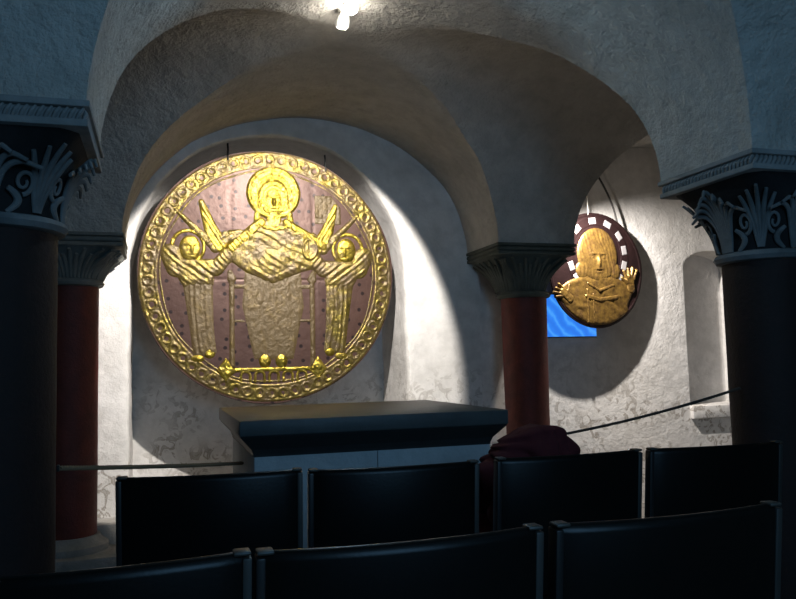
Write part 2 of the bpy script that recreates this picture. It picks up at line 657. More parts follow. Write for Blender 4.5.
# ------------------------------------------------------------------ columns
def bell_point(u, t, r0, hw, z0, z1, bulge=0.0):
    """u: 0..4 round the four faces (0 = centre of the -Y face), t: 0..1 upward; round at the foot, square at the top"""
    a = u * PI / 2 - PI / 2
    k = t ** 1.6
    c, s = math.cos(a), math.sin(a)
    sq = 1.0 / max(abs(c), abs(s))
    flare = t ** 2.1
    rad = (r0 + (hw - r0) * flare + bulge * math.sin(PI * t)) * (1 + (min(sq, 1.30) - 1) * k)
    return Vector((rad * c, rad * s, z0 + (z1 - z0) * t))


def bell_mesh(bm, r0, hw, z0, z1, bulge=0.0, n=64, m=18):
    rings = []
    for j in range(m + 1):
        rings.append([bm.verts.new(bell_point(4.0 * i / n, j / m, r0, hw, z0, z1, bulge)) for i in range(n)])
    for a, b in zip(rings, rings[1:]):
        for i in range(n):
            bm.faces.new((a[i], a[(i + 1) % n], b[(i + 1) % n], b[i]))
    bm.faces.new(list(reversed(rings[0])))
    bm.faces.new(rings[-1])


def leaf_stroke(bm, path_ut, rmax, lift, r0, hw, z0, z1, bulge, curl=0.0):
    pts, nrm, rad = [], [], []
    n = len(path_ut)
    for i, (u, t) in enumerate(path_ut):
        p = bell_point(u, t, r0, hw, z0, z1, bulge)
        a = u * PI / 2 - PI / 2
        out = Vector((math.cos(a), math.sin(a), -0.25)).normalized()
        s = i / (n - 1)
        p = p + out * (lift + curl * s ** 3)
        pts.append(p)
        nrm.append(out)
        rad.append(rmax * (0.55 + 0.75 * math.sin(PI * (0.08 + 0.80 * s))))
    tube(bm, pts, rad, 8, True, 0.8, nrm)


def spiral_stroke(bm, u0, t0, ru, rt, turns, rmax, args, hand=1):
    pts, nrm, rad = [], [], []
    r0, hw, z0, z1, bulge = args
    for i in range(26):
        s = i / 25
        a = -PI / 2 + hand * turns * 2 * PI * s
        k = 1 - 0.75 * s
        u, t = u0 + ru * k * math.cos(a), t0 + rt * k * math.sin(a)
        p = bell_point(u, t, r0, hw, z0, z1, bulge)
        aa = u * PI / 2 - PI / 2
        out = Vector((math.cos(aa), math.sin(aa), -0.2)).normalized()
        pts.append(p + out * 0.016)
        nrm.append(out)
        rad.append(rmax * (1 - 0.4 * s))
    tube(bm, pts, rad, 7, True, 0.8, nrm)


def column(x, y, label, shaft_r, shaft_rb, neck, m_shaft, m_bell, m_leaf, m_ab, carved, plinth, sdx=0.0):
    """x, y centre; neck = height of the foot of the capital"""
    t = thing('stone_column', label, 'column', (x, y, 0), 0.0)
    top = SPR + 0.004
    ab = 0.085
    # shaft
    bm = bmesh.new()
    n = 48
    prof = []
    zb = 0.20 if plinth else 0.16
    for j in range(33):
        s = j / 32
        z = zb - 0.01 + (neck - zb + 0.01) * s
        prof.append((shaft_rb + (shaft_r - shaft_rb) * s, z))
    lathe(bm, prof, n)
    for v in bm.verts:
        k = 1 + 0.010 * N3(v.co, 3.0, x) + 0.006 * N3(v.co, 11.0, y)
        v.co.x = v.co.x * k + sdx
        v.co.y *= k
    obj('shaft', bm, m_shaft, t, True, 50)
    # base
    bm = bmesh.new()
    lathe(bm, [(shaft_rb * 1.38, 0.10), (shaft_rb * 1.42, 0.12), (shaft_rb * 1.40, 0.15), (shaft_rb * 1.22, 0.172), (shaft_rb * 1.16, 0.18), (shaft_rb * 1.10, zb + 0.005)], 40, (sdx, 0, 0))
    obj('base_moulding', bm, M['pale_plinth'] if plinth else m_shaft, t)
    bm = bmesh.new()
    box(bm, (0, 0, 0.055), (0.60, 0.60, 0.11), 0.018)
    obj('plinth', bm, M['pale_plinth'], t)
    # neck ring
    r0 = shaft_r + 0.004
    hw = AW / 2 - 0.015
    bm = bmesh.new()
    lathe(bm, [(r0 + 0.002, neck - 0.012), (r0 + 0.020, neck - 0.006), (r0 + 0.030, neck + 0.012), (r0 + 0.020, neck + 0.030), (r0 + 0.002, neck + 0.036)], 48, (sdx, 0, 0))
    obj('neck_ring', bm, m_leaf, t)
    z0, z1 = neck + 0.028, top - ab + 0.002
    if carved:
        args = (r0, hw * 0.93, z0, z1, 0.0)
    else:
        args = (r0, hw * 0.98, z0, z1, 0.010)
    bm = bmesh.new()
    bell_mesh(bm, *args)
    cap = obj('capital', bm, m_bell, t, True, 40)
    # leaves, one carved palmette to each face and to each corner
    for f in range(4):
        bm = bmesh.new()
        if carved:
            for k in range(-4, 5):
                pth = []
                tm = 0.93 - 0.075 * abs(k)
                for i in range(18):
                    s = i / 17
                    u = f + 0.038 * k * (0.6 + 0.4 * s) + 0.060 * k * s ** 2.6
                    tt = 0.03 + (tm - 0.03) * (math.sin(s * 1.85) / math.sin(1.55) if s < 0.84 else math.sin(0.84 * 1.85) - (s - 0.84) * 0.55)
                    pth.append((u, min(tt, 0.95)))
                leaf_stroke(bm, pth, 0.0082, 0.013, *args, curl=0.050)
            for k in (-1, 1):
                spiral_stroke(bm, f + 0.33 * k, 0.40, 0.085, 0.15, 1.35, 0.0085, args, k)
            for k in (-0.20, 0.20):
                pth = [(f + k + 0.10 * (k / 0.2) * math.sin(PI * i / 12), 0.03 + 0.30 * i / 12) for i in range(13)]
                leaf_stroke(bm, pth, 0.010, 0.012, *args, curl=0.01)
        else:
            for k in range(-5, 6):
                pth = [(f + 0.075 * k + 0.02 * k * (i / 9) ** 2, 0.04 + (0.88 - 0.03 * (abs(k) % 2) * 5) * i / 9) for i in range(10)]
                leaf_stroke(bm, pth, 0.0125, 0.004, *args, curl=0.016)
        obj('palmette', bm, m_leaf, cap)
        bm = bmesh.new()
        if carved:
            for k in range(-2, 3):
                pth = []
                for i in range(13):
                    s = i / 12
                    pth.append((f + 0.5 + 0.035 * k * (0.4 + s) + 0.03 * k * s * s, 0.06 + s * (0.80 - 0.05 * abs(k))))
                leaf_stroke(bm, pth, 0.009, 0.010, *args, curl=0.012)
        else:
            for k in (-1, 0, 1):
                pth = [(f + 0.5 + 0.03 * k, 0.05 + 0.85 * i / 9) for i in range(10)]
                leaf_stroke(bm, pth, 0.013, 0.004, *args, curl=0.02)
        obj('corner_leaf', bm, m_leaf, cap)
    # abacus with its slanting cable band
    bm = bmesh.new()
    A = AW
    zt = top
    box(bm, (0, 0, zt - 0.011), (A, A, 0.022), 0.004)
    box(bm, (0, 0, zt - 0.043), (A - 0.055, A - 0.055, 0.05), 0.003)
    box(bm, (0, 0, zt - ab + 0.012), (A - 0.010, A - 0.010, 0.024), 0.004)
    obj('abacus', bm, m_ab, t)
    if carved:
        bm = bmesh.new()
        ns = 26
        for f in range(4):
            rot = Matrix.Rotation(f * PI / 2, 3, 'Z')
            for i in range(ns):
                xx = -A / 2 + 0.03 + (A - 0.06) * i / (ns - 1)
                a = rot @ Vector((xx + 0.010, -A / 2 + 0.020, zt - 0.023))
                b = rot @ Vector((xx, -A / 2 + 0.013, zt - 0.042))
                c = rot @ Vector((xx - 0.012, -A / 2 + 0.020, zt - 0.062))
                tube(bm, [a, b, c], [0.005, 0.0085, 0.005], 6)
        obj('cable_moulding', bm, m_ab, t)
    else:
        bm = bmesh.new()
        for f in range(4):
            rot = Matrix.Rotation(f * PI / 2, 3, 'Z')
            tube(bm, [rot @ Vector((-A / 2 + 0.015, -A / 2 + 0.018, zt - 0.042)), rot @ Vector((A / 2 - 0.015, -A / 2 + 0.018, zt - 0.042))], 0.016, 10)
        obj('roll_moulding', bm, m_ab, t)
    return t


CXL, CXR = XL - AW / 2, XR + AW / 2
CYN, CYF = YN + AW / 2, YF + AW / 2
column(CXL, CYN, 'dark stone column at the left edge with a deeply carved palmette capital', 0.195, 0.20, EYE + 0.475, M['brown_stone'], M['bell_shade_stone'], M['leaf_stone'], M['abacus_stone'], True, False)
column(CXR, CYN, 'dark brown stone column at the right edge with a palmette capital, where the dark cord ends', 0.185, 0.178, EYE + 0.425, M['brown_stone'], M['bell_shade_stone'], M['leaf_stone'], M['abacus_stone'], True, False)
column(CXR, CYF, 'red and black stone column right of the altar under a plain leafy capital', 0.176, 0.160, EYE + 0.478, M['red_stone'], M['green_stone'], M['green_stone'], M['green_stone'], False, False, 0.026)
column(CXL, CYF, 'red sandstone column left of the big disc, behind the left edge column', 0.170, 0.170, EYE + 0.545, M['red_stone'], M['grey_stone'], M['grey_stone'], M['grey_stone'], False, True, -0.015)


# ------------------------------------------------------------------ relief discs
def vn(X, Y, s, o=0.0):
    """cheap smooth value noise on arrays, -1..1"""
    x, y = X * s + o * 3.17 + 100, Y * s + o * 1.93 + 100
    xi, yi = np.floor(x), np.floor(y)
    fx, fy = x - xi, y - yi
    fx, fy = fx * fx * (3 - 2 * fx), fy * fy * (3 - 2 * fy)

    def h(a, b):
        v = np.sin(a * 127.1 + b * 311.7 + o * 17.3) * 43758.5453
        return (v - np.floor(v)) * 2 - 1
    return (h(xi, yi) * (1 - fx) + h(xi + 1, yi) * fx) * (1 - fy) + (h(xi, yi + 1) * (1 - fx) + h(xi + 1, yi + 1) * fx) * fy


def s_cap(X, Y, ax, ay, bx, by, r1, r2):
    dx, dy = bx - ax, by - ay
    t = np.clip(((X - ax) * dx + (Y - ay) * dy) / (dx * dx + dy * dy), 0, 1)
    return np.hypot(X - ax - t * dx, Y - ay - t * dy) - (r1 + (r2 - r1) * t)


def s_path(X, Y, pts, r1, r2):
    n = len(pts) - 1
    d = None
    for i in range(n):
        a, b = r1 + (r2 - r1) * i / n, r1 + (r2 - r1) * (i + 1) / n
        e = s_cap(X, Y, *pts[i], *pts[i + 1], a, b)
        d = e if d is None else np.minimum(d, e)
    return d


def s_ell(X, Y, cx, cy, a, b):
    k = np.hypot((X - cx) / a, (Y - cy) / b)
    return (k - 1) * min(a, b)


def s_box(X, Y, cx, cy, hx, hy):
    return np.maximum(np.abs(X - cx) - hx, np.abs(Y - cy) - hy)


def s_poly(X, Y, pts):
    d = np.full(X.shape, 1e9)
    ins = np.zeros(X.shape, bool)
    n = len(pts)
    for i in range(n):
        ax, ay = pts[i]
        bx, by = pts[(i + 1) % n]
        d = np.minimum(d, s_cap(X, Y, ax, ay, bx, by, 0, 0))
        c = ((ay > Y) != (by > Y)) & (X < (bx - ax) * (Y - ay) / (by - ay + 1e-12) + ax)
        ins ^= c
    return np.where(ins, -d, d)


def relief(name, sdf, thick, m, parent, R, bounds, res=0.0062, edge=0.035, detail=None, y0=0.0, label=None):
    k = 0.6 if R > 0.6 else 0.6
    thick *= k
    """raised sheet: grid in disc units (radius 1), height grows inwards from the outline; sinks below the plate outside it"""
    x0, x1, z0, z1 = bounds
    nx, nz_ = max(4, int((x1 - x0) / res)), max(4, int((z1 - z0) / res))
    X, Z = np.meshgrid(np.linspace(x0, x1, nx), np.linspace(z0, z1, nz_))
    d = sdf(X, Z)
    prof = np.clip(-d / edge, -0.5, 1)
    H = np.where(prof > 0, thick * np.sqrt(np.clip(1 - (1 - prof) ** 2, 0, 1)), prof * 0.012)
    if detail is not None:
        H = H + np.where(d < 0, (detail(X, Z) * 0.75 + (0.0010 * vn(X, Z, 34, 21) + 0.0010 * vn(X, Z, 62, 22) if R > 0.6 else 0)) * np.clip(-d / (edge * 0.7), 0, 1), 0)
    inside = d < 0.5 * res
    fm = inside[:-1, :-1] | inside[1:, :-1] | inside[:-1, 1:] | inside[1:, 1:]
    used = np.zeros(X.shape, bool)
    used[:-1, :-1] |= fm
    used[1:, :-1] |= fm
    used[:-1, 1:] |= fm
    used[1:, 1:] |= fm
    idx = np.full(X.shape, -1)
    idx[used] = np.arange(used.sum())
    V = np.stack([X[used] * R, -(y0 + H[used]), Z[used] * R], -1)
    jj, ii = np.nonzero(fm)
    Fs = np.stack([idx[jj, ii], idx[jj, ii + 1], idx[jj + 1, ii + 1], idx[jj + 1, ii]], -1)
    o = link_mesh(name, V.tolist(), Fs.tolist(), m, parent, True)
    if label:
        o['label'] = label
    return o


def plate(name, R, thick, m, parent, seams=()):
    """slightly hammered sheet with a rolled rim; seams are (axis, position, from, to) grooves in disc units"""
    nr, na = 90, 220
    verts, faces = [], []
    for j in range(nr + 1):
        r = j / nr
        for k in range(na):
            a = 2 * PI * k / na
            x, z = r * math.cos(a), r * math.sin(a)
            wob = 1 + (0.004 * math.sin(3 * a + 1) + 0.003 * math.sin(7 * a)) * r
            h = 0.0015 * N3((x, 0, z), 6.0, 2.0)
            for ax, pos, f0, f1 in seams:
                q, s = (x, z) if ax == 'v' else (z, x)
                if f0 < s < f1:
                    h -= 0.004 * math.exp(-((q - pos) / 0.006) ** 2)
            verts.append((x * wob * R, -h, z * wob * R))
    for j in range(nr):
        for k in range(na):
            a, b = j * na + k, j * na + (k + 1) % na
            faces.append((a, b, b + na, a + na))
    # rim and back
    last = nr * na
    b0 = len(verts)
    for k in range(na):
        v = verts[last + k]
        verts.append((v[0] * 1.004, thick * 0.3, v[2] * 1.004))
    b1 = len(verts)
    for k in range(na):
        v = verts[last + k]
        verts.append((v[0] * 1.0, thick, v[2] * 1.0))
    for k in range(na):
        k2 = (k + 1) % na
        faces.append((last + k, last + k2, b0 + k2, b0 + k))
        faces.append((b0 + k, b0 + k2, b1 + k2, b1 + k))
    faces.append(tuple(range(b1, b1 + na)))
    return link_mesh(name, verts, faces, m, parent, True, 50)


def mirror(f):
    return lambda X, Y: f(-X, Y)


# ---- the large disc
DR = 0.946
DISC = thing('gilded_disc', 'large round gilded copper disc with enthroned haloed figure, hung before the arched recess', 'gilded disc', (0.795, WY + 0.06, EYE + 0.669))
plate('copper_plate', DR, 0.030, M['copper'], DISC, seams=(('v', -0.305, -0.02, 0.95), ('v', 0.345, -0.02, 0.95), ('h', -0.035, -1, 1), ('v', -0.33, -0.9, -0.05), ('v', 0.36, -0.9, -0.05)))


def folds(fx, fy, freq, amp, o=0.0):
    def f(X, Y):
        w_ = vn(X, Y, 4.0, o) * 0.9 + vn(X, Y, 9.0, o + 1) * 0.25
        ph = (X * fx + Y * fy) * freq * 1.35 + w_ * 1.5
        return amp * (np.abs(np.sin(ph)) ** 0.5 - 0.6) + amp * 0.45 * np.sin(ph * 2.7 + w_) + amp * 0.3 * vn(X, Y, 24, o + 2)
    return f


def rumple(amp, s, o=0.0):
    return lambda X, Y: amp * (vn(X, Y, s, o) + 0.6 * vn(X, Y, s * 2.3, o + 1))


# border with its ring of rosettes
NB = 62


def border_detail(X, Y):
    r = np.hypot(X, Y)
    a = np.arctan2(Y, X)
    cell = 2 * PI / NB
    u = (a / cell - np.floor(a / cell) - 0.5) * cell * r
    q = np.hypot(u, r - 0.925)
    ringh = 0.006 * np.exp(-((q - 0.034) / 0.009) ** 2) - 0.0035 * np.exp(-(q / 0.018) ** 2)
    bead = 0.004 * np.exp(-((r - 0.868) / 0.007) ** 2) + 0.004 * np.exp(-((r - 0.978) / 0.008) ** 2)
    return ringh + bead + 0.0016 * vn(X, Y, 30, 5) - 0.002


relief('rosette_border', lambda X, Y: np.abs(np.hypot(X, Y) - 0.924) - 0.068, 0.005, M['gold_border'], DISC, DR, (-1, 1, -1, 1), 0.0058, 0.012, border_detail)
relief('inner_fillet', lambda X, Y: np.abs(np.hypot(X, Y) - 0.838 - 0.006 * np.sin(np.arctan2(Y, X) * 9)) - 0.008, 0.005, M['gold_worn'], DISC, DR, (-0.87, 0.87, -0.87, 0.87), 0.0055, 0.008)


# halo, head, hair
def halo_detail(X, Y):
    x, y = X - 0.03, Y - 0.66
    r = np.hypot(x, y)
    a = np.arctan2(y, x)
    rays = 0.006 * (np.abs(np.sin(a * 8)) ** 0.35 - 0.75)
    return np.where(r > 0.12, rays, 0) + 0.007 * np.exp(-((r - 0.195) / 0.012) ** 2) + 0.005 * np.exp(-((r - 0.135) / 0.010) ** 2) + 0.003 * vn(X, Y, 40, 2)


relief('halo', lambda X, Y: np.hypot(X - 0.03, Y - 0.66) - 0.215, 0.008, M['gold'], DISC, DR, (-0.2, 0.26, 0.43, 0.9), 0.0055, 0.02, halo_detail)


def hair_detail(X, Y):
    a = np.arctan2(Y - 0.62, X - 0.03)
    r = np.hypot(X - 0.03, (Y - 0.62) * 0.85)
    c = a / 0.42
    u = (c - np.floor(c) - 0.5) * 0.42 * r
    return 0.010 * np.exp(-(np.hypot(u, r - 0.112) / 0.022) ** 2) + 0.002 * np.sin(r * 300)


relief('hair', lambda X, Y: np.minimum(s_ell(X, Y, 0.03, 0.63, 0.125, 0.155), np.minimum(s_cap(X, Y, -0.07, 0.60, -0.105, 0.44, 0.035, 0.022), s_cap(X, Y, 0.13, 0.60, 0.165, 0.44, 0.035, 0.022))), 0.016, M['gold'], DISC, DR, (-0.16, 0.22, 0.38, 0.82), 0.005, 0.05, hair_detail)


def face_detail(cx, cy, k):
    def f(X, Y):
        x, y = (X - cx) / k, (Y - cy) / k
        e = lambda a, b, s: np.exp(-(((x - a) / s[0]) ** 2 + ((y - b) / s[1]) ** 2))
        h = 0.015 * e(0, -0.08, (0.10, 0.30)) - 0.010 * e(-0.36, 0.16, (0.22, 0.10)) - 0.010 * e(0.36, 0.16, (0.22, 0.10))
        h += 0.011 * e(-0.36, 0.15, (0.11, 0.06)) + 0.011 * e(0.36, 0.15, (0.11, 0.06)) + 0.006 * e(-0.36, 0.34, (0.26, 0.06)) + 0.006 * e(0.36, 0.34, (0.26, 0.06))
        h += -0.007 * e(0, -0.55, (0.26, 0.045)) + 0.004 * e(0, -0.63, (0.2, 0.06)) + 0.004 * e(0, -0.48, (0.24, 0.05))
        return 1.25 * h * k / 0.12 * (1.0 if k < 0.2 else 0.45)
    return f


relief('face', lambda X, Y: s_ell(X, Y, 0.03, 0.585, 0.078, 0.125), 0.032, M['gold'], DISC, DR, (-0.07, 0.13, 0.44, 0.73), 0.004, 0.09, face_detail(0.03, 0.59, 0.115))
relief('neck', lambda X, Y: s_cap(X, Y, 0.03, 0.50, 0.03, 0.39, 0.05, 0.07), 0.018, M['gold'], DISC, DR, (-0.08, 0.14, 0.30, 0.56), 0.0055, 0.04, rumple(0.003, 25, 3))


def torso(X, Y):
    d = s_poly(X, Y, [(-0.05, 0.44), (0.11, 0.44), (0.30, 0.33), (0.42, 0.20), (0.36, 0.06), (0.22, 0.02), (-0.16, 0.0), (-0.30, 0.10), (-0.33, 0.20), (-0.18, 0.36)])
    return d


relief('robe', torso, 0.020, M['gold_worn'], DISC, DR, (-0.4, 0.5, -0.05, 0.5), 0.0055, 0.08, folds(0.35, 1.0, 26, 0.0055, 2))
relief('stole', lambda X, Y: np.minimum(s_path(X, Y, [(-0.07, 0.42), (-0.18, 0.32), (-0.30, 0.21)], 0.040, 0.045), s_path(X, Y, [(0.13, 0.42), (0.27, 0.33), (0.42, 0.24)], 0.035, 0.045)), 0.024, M['gold'], DISC, DR, (-0.4, 0.5, 0.1, 0.5), 0.0055, 0.03, folds(1, 0.7, 60, 0.004, 5))
relief('collar', lambda X, Y: s_path(X, Y, [(-0.05, 0.385), (0.03, 0.365), (0.12, 0.385)], 0.022, 0.022), 0.028, M['gold'], DISC, DR, (-0.1, 0.18, 0.32, 0.43), 0.005, 0.018, rumple(0.004, 50, 2))
relief('book', lambda X, Y: s_ell(X, Y, 0.315, 0.215, 0.075, 0.105), 0.026, M['gold_worn'], DISC, DR, (0.2, 0.42, 0.08, 0.34), 0.005, 0.02,
       lambda X, Y: 0.005 * np.exp(-((np.hypot((X - 0.315) / 0.075, (Y - 0.215) / 0.105) - 0.75) / 0.10) ** 2) - 0.004 * np.exp(-((X - 0.315) / 0.008) ** 2))
relief('lap', lambda X, Y: np.minimum(s_ell(X, Y, 0.02, 0.10, 0.15, 0.13), s_path(X, Y, [(-0.16, 0.06), (0.02, -0.02), (0.20, 0.06)], 0.05, 0.05)), 0.034, M['gold_worn'], DISC, DR, (-0.25, 0.28, -0.1, 0.26), 0.0055, 0.10, folds(0.8, 0.9, 30, 0.005, 7))
relief('skirt', lambda X, Y: s_poly(X, Y, [(-0.20, 0.02), (0.24, 0.02), (0.26, -0.25), (0.17, -0.66), (-0.13, -0.66), (-0.22, -0.25)]), 0.010, M['gold_faded'], DISC, DR, (-0.3, 0.32, -0.7, 0.06), 0.006, 0.07, folds(1.0, 0.08, 30, 0.0032, 9))
for sx in (-1, 1):
    relief('throne_post', lambda X, Y: np.minimum(s_box(X, Y, 0.015 + sx * 0.315, -0.38, 0.018, 0.34), s_path(X, Y, [(0.015 + sx * 0.315, -0.03), (0.015 + sx * 0.33, 0.02)], 0.034, 0.02)), 0.012, M['gold_faded'], DISC, DR, (0.015 + sx * 0.315 - 0.06, 0.015 + sx * 0.315 + 0.06, -0.76, 0.06), 0.006, 0.02, rumple(0.004, 22, 4))
relief('seat_rail', lambda X, Y: np.minimum(s_box(X, Y, 0.015, -0.09, 0.30, 0.016), s_box(X, Y, 0.015, -0.36, 0.30, 0.010)), 0.007, M['gold_faded'], DISC, DR, (-0.33, 0.36, -0.40, -0.05), 0.006, 0.012, rumple(0.004, 25, 6))


def stool(X, Y):
    d = np.minimum(s_path(X, Y, [(-0.36, -0.80), (-0.28, -0.74), (0.30, -0.74), (0.38, -0.80)], 0.016, 0.016), np.full(X.shape, 1.0))
    for k in range(5):
        cx = -0.20 + 0.11 * k
        r = np.hypot(X - cx, np.maximum(Y + 0.79, 0))
        arch = np.where((Y > -0.84), np.abs(r - 0.036) - 0.010, 1.0)
        d = np.minimum(d, arch)
    return d


relief('footstool_arcade', stool, 0.010, M['gold'], DISC, DR, (-0.42, 0.44, -0.86, -0.70), 0.005, 0.012, rumple(0.003, 30, 8))
relief('feet', lambda X, Y: np.minimum(s_ell(X, Y, -0.05, -0.675, 0.045, 0.055), s_ell(X, Y, 0.08, -0.675, 0.045, 0.055)), 0.022, M['gold'], DISC, DR, (-0.12, 0.15, -0.76, -0.6), 0.005, 0.04, rumple(0.004, 30, 9))
for sx, nm in ((-1, 'left'), (1, 'right')):
    relief('corner_flower', lambda X, Y: np.abs(X - 0.01 - sx * 0.36) * 0.9 + np.abs(Y + 0.74) * 0.7 - 0.065, 0.018, M['gold'], DISC, DR, (0.01 + sx * 0.36 - 0.09, 0.01 + sx * 0.36 + 0.09, -0.85, -0.63), 0.005, 0.03, rumple(0.006, 35, 3 + sx))
# attendants with wings, one on either side
for sx in (-1, 1):
    T = (lambda f: f) if sx < 0 else mirror

    def bd(x0, x1, z0, z1):
        return (x0, x1, z0, z1) if sx < 0 else (-x1, -x0, z0, z1)
    relief('attendant_halo', T(lambda X, Y: np.abs(s_ell(X, Y, -0.63, 0.215, 0.120, 0.125)) - 0.014), 0.012, M['gold'], DISC, DR, bd(-0.79, -0.46, 0.05, 0.38), 0.0055, 0.014, rumple(0.003, 30, 2))
    relief('attendant_head', T(lambda X, Y: s_ell(X, Y, -0.615, 0.205, 0.078, 0.098)), 0.028, M['gold'], DISC, DR, bd(-0.72, -0.5, 0.08, 0.33), 0.0045, 0.07, T(face_detail(-0.60, 0.20, 0.09)))
    relief('attendant_wing', T(lambda X, Y: s_path(X, Y, [(-0.40, 0.24), (-0.46, 0.36), (-0.50, 0.48), (-0.53, 0.57)], 0.065, 0.020)), 0.018, M['gold'], DISC, DR, bd(-0.6, -0.3, 0.15, 0.64), 0.0055, 0.03, T(folds(0.9, 0.6, 55, 0.005, 3)))
    relief('attendant_wing', T(lambda X, Y: np.minimum(s_path(X, Y, [(-0.42, 0.22), (-0.55, 0.33), (-0.72, 0.50)], 0.045, 0.012), s_path(X, Y, [(-0.42, 0.22), (-0.34, 0.30), (-0.24, 0.32)], 0.05, 0.04))), 0.016, M['gold_worn'], DISC, DR, bd(-0.78, -0.18, 0.14, 0.55), 0.0055, 0.03, T(folds(0.6, -0.8, 60, 0.004, 6)))
    relief('attendant_body', T(lambda X, Y: np.minimum(s_path(X, Y, [(-0.76, 0.16), (-0.72, 0.05), (-0.58, 0.03), (-0.42, 0.05), (-0.33, 0.16)], 0.075, 0.055), s_poly(X, Y, [(-0.78, 0.12), (-0.44, 0.12), (-0.44, -0.08), (-0.66, -0.10)]))), 0.022, M['gold_worn'], DISC, DR, bd(-0.83, -0.25, -0.12, 0.28), 0.0055, 0.06, T(folds(0.7, 0.8, 42, 0.006, 11)))
    relief('attendant_skirt', T(lambda X, Y: s_poly(X, Y, [(-0.66, -0.05), (-0.46, -0.05), (-0.45, -0.42), (-0.43, -0.60), (-0.58, -0.63), (-0.61, -0.40)]) - 0.01), 0.012, M['gold_worn'] if sx > 0 else M['gold_faded'], DISC, DR, bd(-0.70, -0.40, -0.66, -0.02), 0.0055, 0.05, T(folds(1.0, 0.15, 45, 0.0045, 13)))
    relief('attendant_feet', T(lambda X, Y: np.minimum(s_ell(X, Y, -0.56, -0.645, 0.05, 0.03), s_ell(X, Y, -0.47, -0.61, 0.04, 0.035))), 0.018, M['gold'], DISC, DR, bd(-0.63, -0.40, -0.70, -0.55), 0.005, 0.03, rumple(0.004, 30, 5))


# panel of raised marks in the upper right
def marks(X, Y):
    rows = (Y - 0.42) / 0.042
    cols = (X - 0.36) / 0.036
    fr = np.abs(rows - np.floor(rows) - 0.5)
    fc = np.abs(cols - np.floor(cols) - 0.5)
    return 0.005 * ((fr < 0.34) & (fc < 0.30)) * (0.6 + 0.4 * np.sign(vn(np.floor(cols) * 3.3, np.floor(rows) * 2.7, 1.0, 4)))


relief('raised_panel', lambda X, Y: s_poly(X, Y, [(0.36, 0.42), (0.575, 0.42), (0.575, 0.56), (0.50, 0.655), (0.36, 0.655)]), 0.004, M['gold_faded'], DISC, DR, (0.33, 0.62, 0.40, 0.68), 0.0055, 0.01, marks)
# iron hooks at the top, let into the soffit of the recess
for a in (109, 63):
    r = math.radians(a)
    bm = bmesh.new()
    x, z = DR * math.cos(r), DR * math.sin(r)
    tube(bm, [(x, -0.012, z - 0.035), (x, -0.014, z - 0.005), (x, 0.004, z + 0.01), (x + 0.003, 0.012, z + 0.05), (x, 0.014, z + 0.10)], 0.007, 8)
    obj('hanging_hook', bm, M['iron'], DISC)
for a in (20, 160, 200, 340):
    bm = bmesh.new()
    r = math.radians(a)
    x, z = 0.78 * DR * math.cos(r), 0.78 * DR * math.sin(r)
    tube(bm, [(x, 0.02, z), (x, NDEP - 0.05, z)], 0.012, 8)
    obj('support_bar', bm, M['iron'], DISC)

# ---- the small disc
SR = 0.484
SMALL = thing('gilded_disc', 'small gilded disc with haloed bust, hung from the vault behind the middle column', 'gilded disc', (3.50, 5.70, EYE + 0.730), math.radians(8))
plate('maroon_plate', SR, 0.022, M['maroon'], SMALL)
relief('rim', lambda X, Y: np.abs(np.hypot(X, Y) - 0.965) - 0.022, 0.006, M['maroon'], SMALL, SR, (-1, 1, -1, 1), 0.012, 0.02)
hx, hy = 0.02, 0.26


def nimbus(X, Y):
    r = np.hypot((X - hx), (Y - hy))
    return np.abs(r - 0.60) - 0.085


relief('nimbus_band', nimbus, 0.006, M['maroon'], SMALL, SR, (-0.75, 0.8, -0.3, 0.98), 0.012, 0.02)
for k, a in enumerate((98, 66, 36, 10, -16, -40, 200, 222, 134, 166)):
    r = math.radians(a)
    cx, cy = hx + 0.60 * math.cos(r), hy + 0.60 * math.sin(r)
    tx, ty = -math.sin(r), math.cos(r)
    relief('silver_inlay', (lambda cx, cy, tx, ty: lambda X, Y: np.maximum(np.abs((X - cx) * tx + (Y - cy) * ty) - 0.085, np.abs((X - cx) * ty - (Y - cy) * tx) - 0.062))(cx, cy, tx, ty), 0.009, M['silver'], SMALL, SR, (cx - 0.13, cx + 0.13, cy - 0.13, cy + 0.13), 0.010, 0.02)


def bust(X, Y):
    d = s_poly(X, Y, [(-0.30, -0.10), (0.36, -0.10), (0.62, -0.22), (0.74, -0.40), (0.62, -0.62), (0.66, -0.72), (0.30, -0.93), (0.0, -0.97), (-0.36, -0.90), (-0.70, -0.66), (-0.90, -0.40), (-0.62, -0.22)]) - 0.01
    return np.maximum(d, np.hypot(X, Y) - 0.955)


relief('bust', bust, 0.020, M['old_gold'], SMALL, SR, (-1, 1, -1, 0), 0.012, 0.07, folds(0.5, 1.0, 7, 0.005, 3))
relief('hair', lambda X, Y: np.minimum(s_ell(X, Y, 0.02, 0.26, 0.43, 0.47), np.minimum(s_ell(X, Y, -0.33, -0.02, 0.13, 0.15), s_ell(X, Y, 0.38, -0.02, 0.13, 0.15))), 0.026, M['old_gold'], SMALL, SR, (-0.5, 0.56, -0.22, 0.76), 0.012, 0.09, folds(1.0, 0.2, 24, 0.004, 5))
relief('face', lambda X, Y: s_ell(X, Y, 0.02, 0.16, 0.27, 0.36), 0.034, M['old_gold'], SMALL, SR, (-0.3, 0.34, -0.24, 0.56), 0.009, 0.24, face_detail(0.02, 0.17, 0.33))
relief('neckband', lambda X, Y: np.minimum(s_path(X, Y, [(-0.22, -0.24), (0.02, -0.36), (0.32, -0.26)], 0.035, 0.035), s_path(X, Y, [(-0.26, -0.46), (0.02, -0.52), (0.44, -0.46)], 0.045, 0.045)), 0.032, M['old_gold'], SMALL, SR, (-0.4, 0.6, -0.62, -0.15), 0.010, 0.03, rumple(0.003, 20, 1))
